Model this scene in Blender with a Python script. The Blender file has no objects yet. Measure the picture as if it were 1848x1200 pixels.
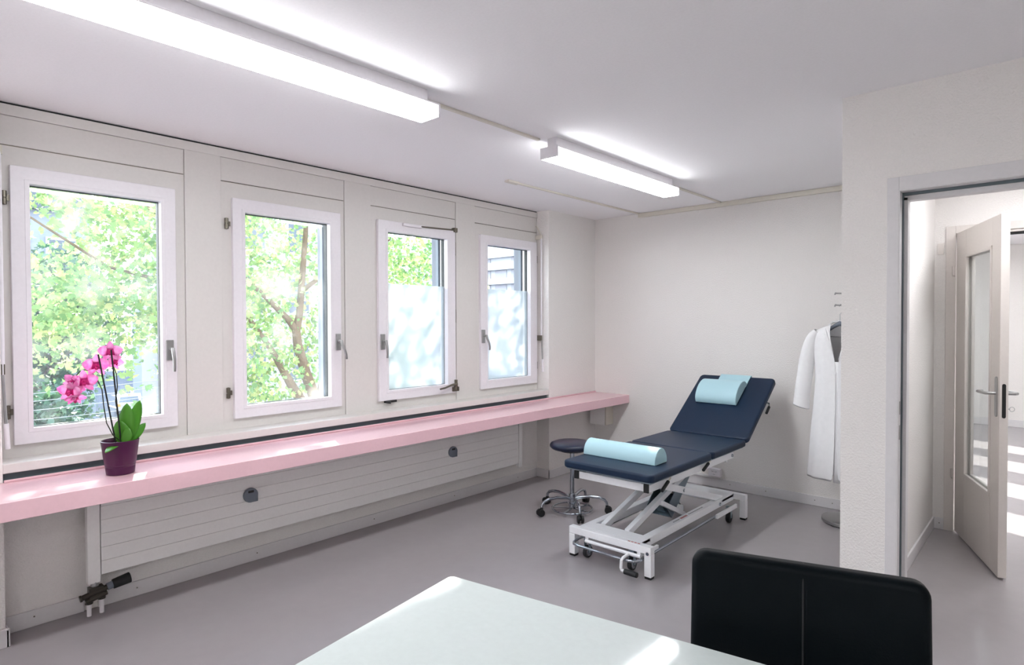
import bpy, bmesh, math, random
import numpy as np
from mathutils import Vector, Matrix
sc = bpy.context.scene
COL = sc.collection
random.seed(7)
# ---------------------------------------------------------------- camera
F_PX, YAW, PITCH, ROLL, CAM_Z = 1089.07, -0.737221, -0.0176583, 0.00333552, 1.5
_f = Vector((math.sin(YAW)*math.cos(PITCH), math.cos(YAW)*math.cos(PITCH), math.sin(PITCH)))
_r = Vector((math.cos(YAW), -math.sin(YAW), 0))
_d = _f.cross(_r)
R_ = math.cos(ROLL)*_r + math.sin(ROLL)*_d
D_ = -math.sin(ROLL)*_r + math.cos(ROLL)*_d
cd = bpy.data.cameras.new('camera'); cam = bpy.data.objects.new('camera', cd); COL.objects.link(cam)
cd.sensor_fit = 'HORIZONTAL'; cd.sensor_width = 36; cd.lens = F_PX/1848*36
cd.clip_start = 0.02; cd.clip_end = 400
m = Matrix.Identity(4)
for i in range(3):
    m[i][0] = R_[i]; m[i][1] = -D_[i]; m[i][2] = -_f[i]
m[2][3] = CAM_Z
cam.matrix_world = m
sc.camera = cam
# ---------------------------------------------------------------- view + light
sc.view_settings.view_transform = 'Standard'; sc.view_settings.look = 'None'
sc.view_settings.exposure = 1.73; sc.view_settings.gamma = 1.0; sc.view_settings.use_curve_mapping = False
SKY = 2.7; SUN = 7.0; LAMP = 8.6
w = bpy.data.worlds.new('sky'); sc.world = w; w.use_nodes = True
nt = w.node_tree; bg = nt.nodes['Background']
tc = nt.nodes.new('ShaderNodeTexCoord'); sp = nt.nodes.new('ShaderNodeSeparateXYZ')
rp = nt.nodes.new('ShaderNodeValToRGB')
nt.links.new(tc.outputs['Generated'], sp.inputs[0]); nt.links.new(sp.outputs['Z'], rp.inputs[0])
rp.color_ramp.elements[0].color = (0.93, 0.97, 1.0, 1); rp.color_ramp.elements[1].color = (0.62, 0.80, 1.0, 1)
nt.links.new(rp.outputs[0], bg.inputs[0]); bg.inputs[1].default_value = SKY
sd = Vector((0.925, -0.38, -0.53)).normalized()
sl = bpy.data.lights.new('sun', 'SUN'); sl.energy = SUN; sl.angle = math.radians(0.6); sl.color = (1.0, 0.95, 0.86)
so = bpy.data.objects.new('sun', sl); COL.objects.link(so)
so.rotation_euler = sd.to_track_quat('-Z', 'Y').to_euler(); so.location = (-12, 9, 12)

# ---------------------------------------------------------------- materials
def lin(c):
    return tuple(((x/255)/12.92 if x/255 <= 0.04045 else ((x/255+0.055)/1.055)**2.4) for x in c)
def mat(name, rgb, rough=0.5, metal=0.0, bump=0.0, bscale=60.0, coat=0.0, spec=0.5, detail=3.0, bdist=0.002):
    mt = bpy.data.materials.new(name); mt.use_nodes = True
    n = mt.node_tree; b = n.nodes['Principled BSDF']
    c = lin(rgb)
    b.inputs['Base Color'].default_value = (*c, 1); b.inputs['Roughness'].default_value = rough
    b.inputs['Metallic'].default_value = metal; b.inputs['Coat Weight'].default_value = coat
    b.inputs['Specular IOR Level'].default_value = spec
    tcn = n.nodes.new('ShaderNodeTexCoord'); nz = n.nodes.new('ShaderNodeTexNoise')
    nz.inputs['Scale'].default_value = bscale; nz.inputs['Detail'].default_value = detail
    n.links.new(tcn.outputs['Object'], nz.inputs['Vector'])
    # faint tone variation of the material itself
    hs = n.nodes.new('ShaderNodeMix'); hs.data_type = 'RGBA'
    hs.inputs[6].default_value = (*[x*0.96 for x in c], 1); hs.inputs[7].default_value = (*[min(1, x*1.04) for x in c], 1)
    n.links.new(nz.outputs['Fac'], hs.inputs[0]); n.links.new(hs.outputs[2], b.inputs['Base Color'])
    if bump > 0:
        bp = n.nodes.new('ShaderNodeBump'); bp.inputs['Strength'].default_value = bump; bp.inputs['Distance'].default_value = bdist
        n.links.new(nz.outputs['Fac'], bp.inputs['Height']); n.links.new(bp.outputs[0], b.inputs['Normal'])
    return mt
M = {}
M['wall'] = mat('wall_plaster', (238, 234, 231), 0.85, bump=0.6, bscale=110, bdist=0.006)
M['ceil'] = mat('ceiling_paint', (250, 248, 250), 0.9, bump=0.15, bscale=90)
M['paint'] = mat('window_paint', (222, 218, 214), 0.38)
M['sash'] = mat('sash_plastic', (238, 234, 238), 0.3)
M['base'] = mat('skirting_paint', (222, 219, 220), 0.45)
M['floor'] = mat('resin_floor', (160, 154, 157), 0.20, bump=0.03, bscale=14, spec=0.5)
M['pink'] = mat('pink_lacquer', (238, 196, 204), 0.22, coat=0.3)
M['dark'] = mat('dark_slot', (96, 108, 114), 0.6)
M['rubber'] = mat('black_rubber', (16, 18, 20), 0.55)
M['rad'] = mat('radiator_enamel', (244, 243, 241), 0.42)
M['steelb'] = mat('brushed_steel', (176, 176, 176), 0.32, 1.0)
M['chrome'] = mat('chrome', (168, 174, 182), 0.08, 1.0)
M['bronze'] = mat('dark_bronze', (70, 66, 60), .35, .7)
M['zinc'] = mat('zinc_plate', (150, 165, 175), 0.35, 0.9)
M['brass'] = mat('dull_nickel', (120, 115, 104), 0.35, 1.0)
M['couchw'] = mat('white_powder_coat', (246, 246, 249), 0.32)
M['navy'] = mat('navy_vinyl', (9, 34, 60), 0.46, spec=.35, bump=0.12, bscale=420, bdist=0.001)
M['navy2'] = mat('navy_smooth_vinyl', (14, 26, 52), 0.32, bump=0.05, bscale=300)
M['aqua'] = mat('aqua_vinyl', (176, 212, 222), 0.45, bump=0.08, bscale=350, bdist=0.001)
M['leather'] = mat('black_leather', (2, 9, 14), 0.48, spec=.12, bump=0.25, bscale=260, bdist=0.0015)
M['plum'] = mat('plum_glaze', (66, 10, 56), 0.36, spec=.35)
M['soil'] = mat('bark_soil', (52, 34, 26), 0.9, bump=1.0, bscale=80, bdist=0.01)
M['stem'] = mat('stem_green', (40, 44, 26), 0.5)
M['stake'] = mat('dark_stake', (10, 14, 12), 0.5)
M['coat'] = mat('white_cotton', (240, 239, 240), 0.8, bump=0.25, bscale=30, bdist=0.004)
M['grey'] = mat('grey_plastic', (112, 120, 132), 0.45)
M['cream'] = mat('cream_plastic', (224, 218, 206), 0.45)
M['door'] = mat('door_paint', (220, 213, 208), 0.4)
M['red'] = mat('red_print', (178, 60, 62), 0.5)
M['ink'] = mat('ink_print', (70, 74, 90), 0.5)
M['conc'] = mat('facade_concrete', (120, 122, 130), 0.85, bump=0.3, bscale=50)
M['asphalt'] = mat('asphalt', (54, 60, 72), 1.0, spec=0.0, bump=0.2, bscale=8)
M['fac1'] = mat('facade_cream', (138, 138, 146), 0.9)
M['fac2'] = mat('facade_grey', (104, 112, 128), 0.9)
M['fac3'] = mat('facade_white', (160, 162, 168), 0.9)
M['shade'] = mat('window_dark', (44, 58, 76), 0.25)
M['roof'] = mat('roof_slate', (60, 68, 84), 0.8)
M['carw'] = mat('car_white', (160, 162, 168), 0.5)
M['amber'] = mat('amber_lens', (240, 130, 30), 0.3)
M['bark'] = mat('tree_bark', (92, 74, 58), 0.9, bump=0.8, bscale=18, bdist=0.03)
M['awn'] = mat('awning_cloth', (205, 208, 212), 0.8)

def shader(name):
    mt = bpy.data.materials.new(name); mt.use_nodes = True
    n = mt.node_tree
    for x in list(n.nodes): n.nodes.remove(x)
    out = n.nodes.new('ShaderNodeOutputMaterial')
    return mt, n, out
def schlick(n):
    lw = n.nodes.new('ShaderNodeLayerWeight'); lw.inputs[0].default_value = .5
    p = n.nodes.new('ShaderNodeMath'); p.operation = 'POWER'; p.inputs[1].default_value = 4.5
    m_ = n.nodes.new('ShaderNodeMath'); m_.operation = 'MULTIPLY_ADD'; m_.inputs[1].default_value = .8; m_.inputs[2].default_value = .03
    n.links.new(lw.outputs['Facing'], p.inputs[0]); n.links.new(p.outputs[0], m_.inputs[0])
    return m_
def glass_mat():
    mt, n, out = shader('window_glass')
    tr = n.nodes.new('ShaderNodeBsdfTransparent'); tr.inputs[0].default_value = (0.97, 0.985, 0.98, 1)
    gl = n.nodes.new('ShaderNodeBsdfGlossy'); gl.inputs['Roughness'].default_value = 0.0
    fr = schlick(n)
    mx = n.nodes.new('ShaderNodeMixShader')
    n.links.new(fr.outputs[0], mx.inputs[0]); n.links.new(tr.outputs[0], mx.inputs[1]); n.links.new(gl.outputs[0], mx.inputs[2])
    # dusty film on the outside, also laying a milky haze over the view
    df = n.nodes.new('ShaderNodeBsdfTranslucent'); df.inputs[0].default_value = (1, 1, 1, 1)
    nz = n.nodes.new('ShaderNodeTexNoise'); nz.inputs['Scale'].default_value = 4; nz.inputs['Detail'].default_value = 4
    t = n.nodes.new('ShaderNodeTexCoord'); n.links.new(t.outputs['Object'], nz.inputs['Vector'])
    mr = n.nodes.new('ShaderNodeMapRange'); mr.inputs[1].default_value = .42; mr.inputs[2].default_value = .75; mr.inputs[3].default_value = .012; mr.inputs[4].default_value = .085
    n.links.new(nz.outputs['Fac'], mr.inputs[0])
    m2 = n.nodes.new('ShaderNodeMixShader'); n.links.new(mr.outputs[0], m2.inputs[0])
    n.links.new(mx.outputs[0], m2.inputs[1]); n.links.new(df.outputs[0], m2.inputs[2])
    n.links.new(m2.outputs[0], out.inputs[0]); return mt
def clear_mat():
    mt, n, out = shader('door_glass')
    tr = n.nodes.new('ShaderNodeBsdfTransparent'); tr.inputs[0].default_value = (0.95, 0.97, 0.97, 1)
    gl = n.nodes.new('ShaderNodeBsdfGlossy'); gl.inputs['Roughness'].default_value = 0.02
    fr = schlick(n)
    mx = n.nodes.new('ShaderNodeMixShader')
    n.links.new(fr.outputs[0], mx.inputs[0]); n.links.new(tr.outputs[0], mx.inputs[1]); n.links.new(gl.outputs[0], mx.inputs[2])
    n.links.new(mx.outputs[0], out.inputs[0]); return mt
def frost_mat():
    mt, n, out = shader('frosted_film')
    tl = n.nodes.new('ShaderNodeBsdfTranslucent'); tl.inputs[0].default_value = (0.52, 0.53, 0.56, 1)
    rf = n.nodes.new('ShaderNodeBsdfRefraction'); rf.inputs['IOR'].default_value = 1.06; rf.inputs['Roughness'].default_value = 0.32
    rf.inputs[0].default_value = (0.95, 0.93, 0.96, 1)
    mx = n.nodes.new('ShaderNodeMixShader'); mx.inputs[0].default_value = 0.42
    n.links.new(tl.outputs[0], mx.inputs[1]); n.links.new(rf.outputs[0], mx.inputs[2])
    n.links.new(mx.outputs[0], out.inputs[0]); return mt
def emit_mat(name, rgb, s):
    mt, n, out = shader(name)
    e = n.nodes.new('ShaderNodeEmission'); e.inputs[0].default_value = (*rgb, 1); e.inputs[1].default_value = s
    n.links.new(e.outputs[0], out.inputs[0]); return mt
def leaf_mat(name, cols, trans=0.45, rough=0.5):
    mt, n, out = shader(name)
    g = n.nodes.new('ShaderNodeNewGeometry'); r = n.nodes.new('ShaderNodeValToRGB')
    n.links.new(g.outputs['Random Per Island'], r.inputs[0])
    el = r.color_ramp.elements
    while len(el) < len(cols): el.new(0.5)
    for i, c in enumerate(cols):
        el[i].position = i/(len(cols)-1); el[i].color = (*lin(c), 1)
    b = n.nodes.new('ShaderNodeBsdfPrincipled'); b.inputs['Roughness'].default_value = rough
    t = n.nodes.new('ShaderNodeBsdfTranslucent'); mx = n.nodes.new('ShaderNodeMixShader'); mx.inputs[0].default_value = trans
    n.links.new(r.outputs[0], b.inputs['Base Color']); n.links.new(r.outputs[0], t.inputs[0])
    n.links.new(b.outputs[0], mx.inputs[1]); n.links.new(t.outputs[0], mx.inputs[2]); n.links.new(mx.outputs[0], out.inputs[0])
    return mt
def petal_mat(nm, ca_, cb_):
    mt, n, out = shader(nm)
    t = n.nodes.new('ShaderNodeTexCoord'); nz = n.nodes.new('ShaderNodeTexNoise'); nz.inputs['Scale'].default_value = 45
    n.links.new(t.outputs['Object'], nz.inputs['Vector'])
    r = n.nodes.new('ShaderNodeValToRGB'); r.color_ramp.elements[0].position = .35; r.color_ramp.elements[1].position = .65
    r.color_ramp.elements[0].color = (*lin(ca_), 1); r.color_ramp.elements[1].color = (*lin(cb_), 1)
    n.links.new(nz.outputs['Fac'], r.inputs[0])
    b = n.nodes.new('ShaderNodeBsdfPrincipled'); b.inputs['Roughness'].default_value = .55
    tr = n.nodes.new('ShaderNodeBsdfTranslucent'); mx = n.nodes.new('ShaderNodeMixShader'); mx.inputs[0].default_value = .5
    n.links.new(r.outputs[0], b.inputs['Base Color']); n.links.new(r.outputs[0], tr.inputs[0])
    n.links.new(b.outputs[0], mx.inputs[1]); n.links.new(tr.outputs[0], mx.inputs[2]); n.links.new(mx.outputs[0], out.inputs[0]); return mt
M['glass'] = glass_mat(); M['clear'] = clear_mat(); M['frost'] = frost_mat()
M['lampglow'] = emit_mat('diffuser_glow', (0.955, 0.975, 1.0), LAMP*1.3); M['lampside'] = emit_mat('diffuser_side_glow', (0.955, 0.975, 1.0), LAMP*.40)
M['petal'] = petal_mat('orchid_petal', (242, 148, 212), (252, 206, 236)); M['petal2'] = petal_mat('orchid_petal_base', (206, 40, 140), (222, 70, 160)); M['lip'] = mat('orchid_lip', (196, 20, 110), .5)
M['oleaf'] = leaf_mat('orchid_leaf', [(60, 132, 40), (104, 172, 56)], .35, .35)
M['maple'] = leaf_mat('plane_leaf', [(86, 122, 76), (112, 146, 88), (140, 164, 102), (166, 168, 112)], .5)
M['teal'] = leaf_mat('dark_tree_leaf', [(24, 58, 48), (40, 78, 60), (66, 100, 66)], .3)
def desk_mat():
    mt = mat('milk_glass', (214, 222, 220), 0.06, spec=0.6)
    return mt
M['desk'] = desk_mat()

# ---------------------------------------------------------------- builders
class MB:
    def __init__(s): s.v = []; s.f = []; s.mi = []; s.cur = 0
    def add(s, vs, fs):
        o = len(s.v); s.v += [Vector(p) for p in vs]; s.f += [[i+o for i in f] for f in fs]; s.mi += [s.cur]*len(fs); return s
    def box(s, x0, x1, y0, y1, z0, z1, M4=None):
        p = [(x, y, z) for x in (x0, x1) for y in (y0, y1) for z in (z0, z1)]
        if M4 is not None: p = [M4 @ Vector(q) for q in p]
        return s.add(p, [(0, 1, 3, 2), (4, 6, 7, 5), (0, 4, 5, 1), (2, 3, 7, 6), (0, 2, 6, 4), (1, 5, 7, 3)])
    def cyl(s, a, b, r, n=16, r2=None):
        a = Vector(a); b = Vector(b); r2 = r if r2 is None else r2
        d = (b-a).normalized(); u = d.orthogonal().normalized(); w_ = d.cross(u)
        vs = []
        for c, rr in ((a, r), (b, r2)):
            for i in range(n):
                t = 2*math.pi*i/n; vs.append(c+rr*(math.cos(t)*u+math.sin(t)*w_))
        return s.add(vs, [(i, (i+1) % n, n+(i+1) % n, n+i) for i in range(n)]+[tuple(range(n))[::-1], tuple(range(n, 2*n))])
    def tube(s, pts, r, n=10, closed=False):
        pts = [Vector(p) for p in pts]; N = len(pts); rs = r if isinstance(r, (list, tuple)) else [r]*N
        vs = []; u = None
        for i in range(N):
            if closed: d = (pts[(i+1) % N]-pts[i-1]).normalized()
            else: d = (pts[min(i+1, N-1)]-pts[max(i-1, 0)]).normalized()
            if u is None: u = d.orthogonal().normalized()
            u = (u-d*u.dot(d)).normalized(); w_ = d.cross(u)
            for k in range(n):
                t = 2*math.pi*k/n; vs.append(pts[i]+rs[i]*(math.cos(t)*u+math.sin(t)*w_))
        fs = []
        for i in range(N if closed else N-1):
            j = (i+1) % N
            for k in range(n): fs.append((i*n+k, i*n+(k+1) % n, j*n+(k+1) % n, j*n+k))
        if not closed: fs += [tuple(range(n))[::-1], tuple(range((N-1)*n, N*n))]
        return s.add(vs, fs)
    def lathe(s, c, prof, n=32, M4=None):
        vs = []
        for r, z in prof:
            for k in range(n):
                t = 2*math.pi*k/n; p = Vector((r*math.cos(t), r*math.sin(t), z))
                if M4 is not None: p = M4 @ p
                vs.append(Vector(c)+p)
        fs = []
        for i in range(len(prof)-1):
            for k in range(n): fs.append((i*n+k, i*n+(k+1) % n, (i+1)*n+(k+1) % n, (i+1)*n+k))
        fs += [tuple(range(n))[::-1], tuple(range((len(prof)-1)*n, len(prof)*n))]
        return s.add(vs, fs)
    def prism(s, poly, axis, a, b, M4=None):
        # poly: 2-D outline in the plane across axis ('x': (y,z), 'y': (x,z), 'z': (x,y))
        def P(q, h):
            v = {'x': (h, q[0], q[1]), 'y': (q[0], h, q[1]), 'z': (q[0], q[1], h)}[axis]
            return M4 @ Vector(v) if M4 is not None else Vector(v)
        n = len(poly)
        vs = [P(q, a) for q in poly]+[P(q, b) for q in poly]
        return s.add(vs, [(i, (i+1) % n, n+(i+1) % n, n+i) for i in range(n)]+[tuple(range(n))[::-1], tuple(range(n, 2*n))])
    def grid(s, rows, closed_u=False):
        n = len(rows[0]); vs = [p for r in rows for p in r]; fs = []
        for i in range(len(rows)-1):
            for k in range(n-(0 if closed_u else 1)):
                fs.append((i*n+k, i*n+(k+1) % n, (i+1)*n+(k+1) % n, (i+1)*n+k))
        return s.add(vs, fs)
    def build(s, name, mats, parent=None, bevel=0.0, seg=2, smooth=False, angle=40, recalc=True, **tags):
        if not isinstance(mats, (list, tuple)): mats = [mats]
        vs = s.v
        if parent is not None:
            inv = world_of(parent).inverted(); vs = [inv @ p for p in vs]; org = None
        else:
            lo = [min(p[i] for p in vs) for i in range(3)]; hi = [max(p[i] for p in vs) for i in range(3)]
            org = Vector(((lo[0]+hi[0])/2, (lo[1]+hi[1])/2, lo[2])); vs = [p-org for p in vs]
        me = bpy.data.meshes.new(name); me.from_pydata([tuple(p) for p in vs], [], s.f)
        for mt in mats: me.materials.append(mt)
        if len(mats) > 1: me.polygons.foreach_set('material_index', s.mi)
        if recalc:
            bm = bmesh.new(); bm.from_mesh(me); bmesh.ops.recalc_face_normals(bm, faces=bm.faces); bm.to_mesh(me); bm.free()
        o = bpy.data.objects.new(name, me); COL.objects.link(o)
        if parent is not None: o.parent = parent
        else: o.location = org
        if smooth or bevel > 0:
            me.polygons.foreach_set('use_smooth', [True]*len(me.polygons))
        if bevel > 0:
            b = o.modifiers.new('bevel', 'BEVEL'); b.width = bevel; b.segments = seg; b.limit_method = 'ANGLE'; b.angle_limit = math.radians(angle)
            b.harden_normals = False
            wn = o.modifiers.new('wn', 'WEIGHTED_NORMAL'); wn.keep_sharp = True
        elif smooth:
            me.set_sharp_from_angle(angle=math.radians(angle))
        for k, v_ in tags.items(): o[k] = v_
        return o
def world_of(o):
    m4 = o.matrix_basis.copy()
    while o.parent is not None:
        o = o.parent; m4 = o.matrix_basis @ m4
    return m4
def thing(name, loc, label, cat, rz=0, group=None, kind=None):
    o = bpy.data.objects.new(name, None); COL.objects.link(o); o.location = loc; o.rotation_euler = (0, 0, rz)
    o.empty_display_size = .05
    if label: o['label'] = label
    if cat: o['category'] = cat
    if group: o['group'] = group
    if kind: o['kind'] = kind
    return o
def tag(o, label, cat, group=None, kind=None):
    o['label'] = label; o['category'] = cat
    if group: o['group'] = group
    if kind: o['kind'] = kind
    return o
def copy_tree(o, parent=None):
    c = o.copy(); COL.objects.link(c)
    if parent is not None: c.parent = parent
    for ch in list(o.children): copy_tree(ch, c)
    return c
def box(name, b, mt, parent=None, bevel=0.0, **k): return MB().box(*b).build(name, mt, parent, bevel=bevel, **k)
def B(mb, *b): mb.box(*b); return mb
S = dict(kind='structure')
def arc(cx, cy, r, a0, a1, n):
    return [(cx+r*math.cos(math.radians(a0+(a1-a0)*i/n)), cy+r*math.sin(math.radians(a0+(a1-a0)*i/n))) for i in range(n+1)]

# ---------------------------------------------------------------- room constants
XW, XC, YB, ZC = -3.757, -3.608, 5.269, 2.562     # window wall, column face, back wall, ceiling
YP, XE, YS = 3.215, 1.8, -2.2                     # partition plane, right and rear extents
XO = -3.985                                        # outer face
ROOM2 = 11.0                                      # far wall of the room beyond the hall
# floor / ceiling
box('floor', (XO, XE+.1, YS-.1, ROOM2+.1, -.12, 0), M['floor'], **S)
box('ceiling', (XO, XE+.1, YS-.1, ROOM2+.1, ZC, ZC+.15), M['ceil'], **S)
# window wall: parapet, lintel, piers between windows; recess panel plane at XW
mods = [(.49, 1.32), (1.523, 2.371), (2.589, 3.432), (3.652, 4.495)]
glassr = [(.604, 1.192), (1.656, 2.248), (2.725, 3.323), (3.788, 4.372)]
sashr = [(.533, 1.265), (1.585, 2.33), (2.643, 3.411), (3.705, 4.47)]
GZ0, GZ1, SZ0, SZ1 = .983, 2.184, .911, 2.262
extra = [(-1.3, -.4)]            # unseen window bay behind the camera, added to bring in daylight
far = [(5.75, 6.5), (6.85, 7.6), (7.95, 8.7), (9.05, 9.8), (10.1, 10.8)]
wb = MB()
wb.box(XO, XW, YS-.1, ROOM2+.1, -6.0, .885)
wb.box(XO, XW, YS-.1, ROOM2+.1, 2.30, 2.552)
edges = []
for a, b in extra: edges.append((a, b))
for a, b in glassr: edges.append((a-.05, b+.06))
for a, b in far: edges.append((a, b))
y = YS-.1
for a, b in edges:
    wb.box(XO, XW, y, a, .885, 2.30); y = b
wb.box(XO, XW, y, ROOM2+.1, .885, 2.30)
wb.build('wall_left', M['wall'], **S)
# outer facade piers (concrete fins seen obliquely through the panes)
fp = MB()
for i, (a, b) in enumerate(glassr):
    if i: fp.box(XO-.005, XW-.101, b+.052, b+.0601, .886, 2.299)
fp.build('trim_1', M['conc'], **S)
rails = MB()
for i, (a, b) in enumerate(glassr):
    if i:
        rails.box(XW-.145, XW-.115, b+.020, b+.051, .886, 2.299)
rails.build('trim_2', M['grey'], **S)
# columns: left and right, standing proud of the window wall
box('wall_column_right', (XW, XC, 4.495, YB, 0, ZC), M['wall'], **S)
box('wall_column_left', (XW, XC, -.25, .472, 0, ZC), M['wall'], **S)
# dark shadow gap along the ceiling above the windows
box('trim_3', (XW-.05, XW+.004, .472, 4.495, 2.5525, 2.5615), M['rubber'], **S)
# painted joinery: posts between the windows + head strip, slightly proud of the header panels
jt = MB()
jt.box(XW-.002, XW+.012, .472, 4.495, 2.50, 2.552)
for a, b in ((1.32, 1.523), (2.371, 2.589), (3.432, 3.652)):
    jt.box(XW-.002, XW+.012, a, b, .84, 2.50)
jt.box(XW-.002, XW+.012, .472, .49, .84, 2.50)
jt.build('trim_4', M['paint'], bevel=.0015, **S)
hp = MB()
for a, b in mods:
    hp.box(XW-.002, XW+.006, a+.002, b-.002, 2.360, 2.498)
hp.build('trim_5', M['paint'], bevel=.0015, **S)
# thin shadow joint under each header panel
sj = MB()
for a, b in mods: sj.box(XW-.002, XW+.0005, a+.002, b-.002, 2.3555, 2.3605)
sj.build('trim_6', M['brass'], **S)
# sill board + dark strip in the vent gap below it, coloured for its shade
box('trim_7', (XW, XC, .472, 4.493, .803, .848), M['paint'], bevel=.004, **S)
box('trim_8', (XW+.05, XC-.025, .472, 4.493, .60, .802), M['dark'], **S)

# ---------------------------------------------------------------- windows
def handle(mb_parent, y, z, side, swing):
    """grey recessed plate with curved lever; lever hangs down, swinging to +y or straight"""
    x = XW+.034
    p = MB().box(x-.004, x+.006, y-.019, y+.019, z-.058, z+.058).build('handle_plate', M['steelb'], mb_parent, bevel=.003)
    q = MB().cyl((x, y+.004, z+.005), (x+.035, y+.004, z+.005), .010, 12)
    q.tube([(x+.034, y+.004, z+.012), (x+.042, y+.004+.003*swing, z-.02), (x+.047, y+.004+.018*swing, z-.055), (x+.045, y+.004+.03*swing, z-.09), (x+.04, y+.004+.034*swing, z-.118)], [.010, .010, .009, .008, .008], 10)
    q.build('handle', M['steelb'], mb_parent, smooth=True)
def sash_ring(mb, y0, y1, z0, z1, gy0, gy1, gz0, gz1, xa, xb):
    o_ = [(y0, z0), (y1, z0), (y1, z1), (y0, z1)]; i_ = [(gy0, gz0), (gy1, gz0), (gy1, gz1), (gy0, gz1)]
    vs = [(x, *p) for x in (xb, xa) for p in o_+i_]; fs = []
    for k in range(4):
        l = (k+1) % 4
        fs += [(k, l, 4+l, 4+k), (8+k, 12+k, 12+l, 8+l), (k, 8+k, 8+l, l), (4+k, 4+l, 12+l, 12+k)]
    mb.add(vs, fs)
for i in range(4):
    n = i+1
    (a, b), (g0, g1), (s0, s1) = mods[i], glassr[i], sashr[i]
    W = thing('window_%d' % n, (XW, (a+b)/2, .845), None, None, kind='structure')
    f = MB(); sash_ring(f, a+.002, b-.002, .845, 2.355, g0-.03, g1+.03, GZ0-.03, GZ1+.03, XW-.10, XW+.004)
    f.build('window_frame', M['paint'], W, bevel=.0015)
    s = MB(); sash_ring(s, s0, s1, SZ0, SZ1, g0, g1, GZ0, GZ1, XW-.05, XW+.028)
    s.build('sash', M['sash'], W, bevel=.004, seg=3)
    bd = MB(); sash_ring(bd, g0-.016, g1+.016, GZ0-.016, GZ1+.016, g0+.004, g1-.004, GZ0+.004, GZ1-.004, XW-.045, XW+.031)
    bd.build('glazing_bead', M['sash'], W, bevel=.0015)
    gk = MB(); sash_ring(gk, g0, g1, GZ0, GZ1, g0+.0065, g1-.0065, GZ0+.0065, GZ1-.0065, XW-.045, XW-.012)
    gk.build('gasket', M['rubber'], W)
    if n <= 2:
        MB().box(XW-.034, XW-.016, g0, g1, GZ0, GZ1).build('pane', M['glass'], W)
    else:
        MB().box(XW-.034, XW-.016, g0, g1, GZ0, GZ1).build('pane', M['clear'], W)
        MB().box(XW-.0155, XW-.0150, g0+.006, g1-.006, GZ0+.006, 1.792).build('frosted_film', M['frost'], W)
    if n == 1: handle(W, 1.224, 1.346, 1, .15)
    if n == 2: handle(W, 2.299, 1.364, 1, 1)
    if n == 3: handle(W, 2.672, 1.354, 1, .2)
    if n == 4: handle(W, 3.729, 1.374, 1, 1)
    # hinges
    hy = {1: .512, 2: 1.553, 3: 3.424, 4: 4.482}[n]
    hz = {1: (2.103, 1.072), 2: (2.102, 1.072), 3: (2.11, 1.55), 4: (2.10, 1.08)}[n]
    for z in hz:
        h = MB()
        if n <= 2:
            h.cyl((XW+.014, hy, z-.032), (XW+.014, hy, z-.002), .0115, 14); h.cyl((XW+.014, hy, z+.002), (XW+.014, hy, z+.032), .0115, 14)
            h.cyl((XW+.014, hy, z-.034), (XW+.014, hy, z+.034), .006, 8); h.box(XW+.004, XW+.012, hy-.004, hy+.024, z-.014, z+.014)
        elif n == 3:
            h.box(XW+.004, XW+.013, hy-.006, hy+.004, z-.055, z+.055)
        else:
            h.box(XW+.004, XW+.016, hy-.007, hy+.005, z-.034, z+.034)
        h.build('hinge', M['brass'], W, smooth=True)
    if n == 3:
        t = MB().box(XW+.028, XW+.05, 2.86, 3.04, 2.235, 2.258); t.build('stay_housing', M['sash'], W, bevel=.004)
        t = MB().cyl((XW+.045, 3.03, 2.248), (XW+.03, 3.40, 2.262), .006, 10); t.box(XW+.0, XW+.04, 3.39, 3.425, 2.245, 2.28)
        t.build('stay_arm', M['brass'], W, smooth=True)
        t = MB(); t.box(XW+.004, XW+.045, 3.365, 3.43, .925, .96); t.cyl((XW+.04, 3.40, .94), (XW+.04, 3.40, 1.02), .013, 12)
        t.tube([(XW+.05, 3.40, .985), (XW+.065, 3.33, .983), (XW+.07, 3.25, .965), (XW+.07, 3.20, .96)], [.011, .009, .008, .007], 8)
        t.build('lever_latch', M['brass'], W, smooth=True)
        t = MB().box(XW+.004, XW+.03, 2.70, 2.80, .895, .912); t.cyl((XW+.02, 2.705, .903), (XW+.05, 2.73, .898), .009, 8); t.build('bottom_catch', M['rubber'], W, smooth=True)
# simple frames for the far room and the unseen bay added to let in daylight
k = 5
for a, b in extra+far:
    W = thing('window_%d' % k, (XW, (a+b)/2, .885), None, None, kind='structure'); k += 1
    f = MB(); sash_ring(f, a, b, .885, 2.30, a+.08, b-.08, .98, 2.2, XW-.08, XW+.02); f.build('window_frame', M['sash'], W)
    MB().box(XW-.034, XW-.02, a+.08, b-.08, .98, 2.2).build('pane', M['clear'], W)

# ---------------------------------------------------------------- other walls
box('wall_back', (XW, -.567, YB, YB+.11, 0, ZC), M['wall'], **S)
wb2 = MB().box(-.567, .36, YB, YB+.11, 2.115, ZC); wb2.box(.36, XE, YB, YB+.11, 0, ZC); wb2.build('wall_hall_back', M['wall'], **S)
wp = MB().box(-.779, -.5445, YP, YP+.11, 0, ZC); wp.box(-.5445, .40, YP, YP+.11, 2.087, ZC); wp.box(.40, XE, YP, YP+.11, 0, ZC)
wp.build('wall_right', M['wall'], **S)
box('wall_hall_left', (-.779, -.672, YP+.11, YB, 0, ZC), M['wall'], **S)
box('wall_hall_right', (1.45, 1.55, YP+.11, YB, 0, ZC), M['wall'], **S)
box('wall_front', (XW, XE, YS-.1, YS, 0, ZC), M['wall'], **S)
box('wall_far_right', (XE, XE+.1, YS-.1, ROOM2+.1, 0, ZC), M['wall'], **S)
box('wall_far_room', (XW, XE, ROOM2, ROOM2+.1, 0, ZC), M['wall'], **S)
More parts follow.
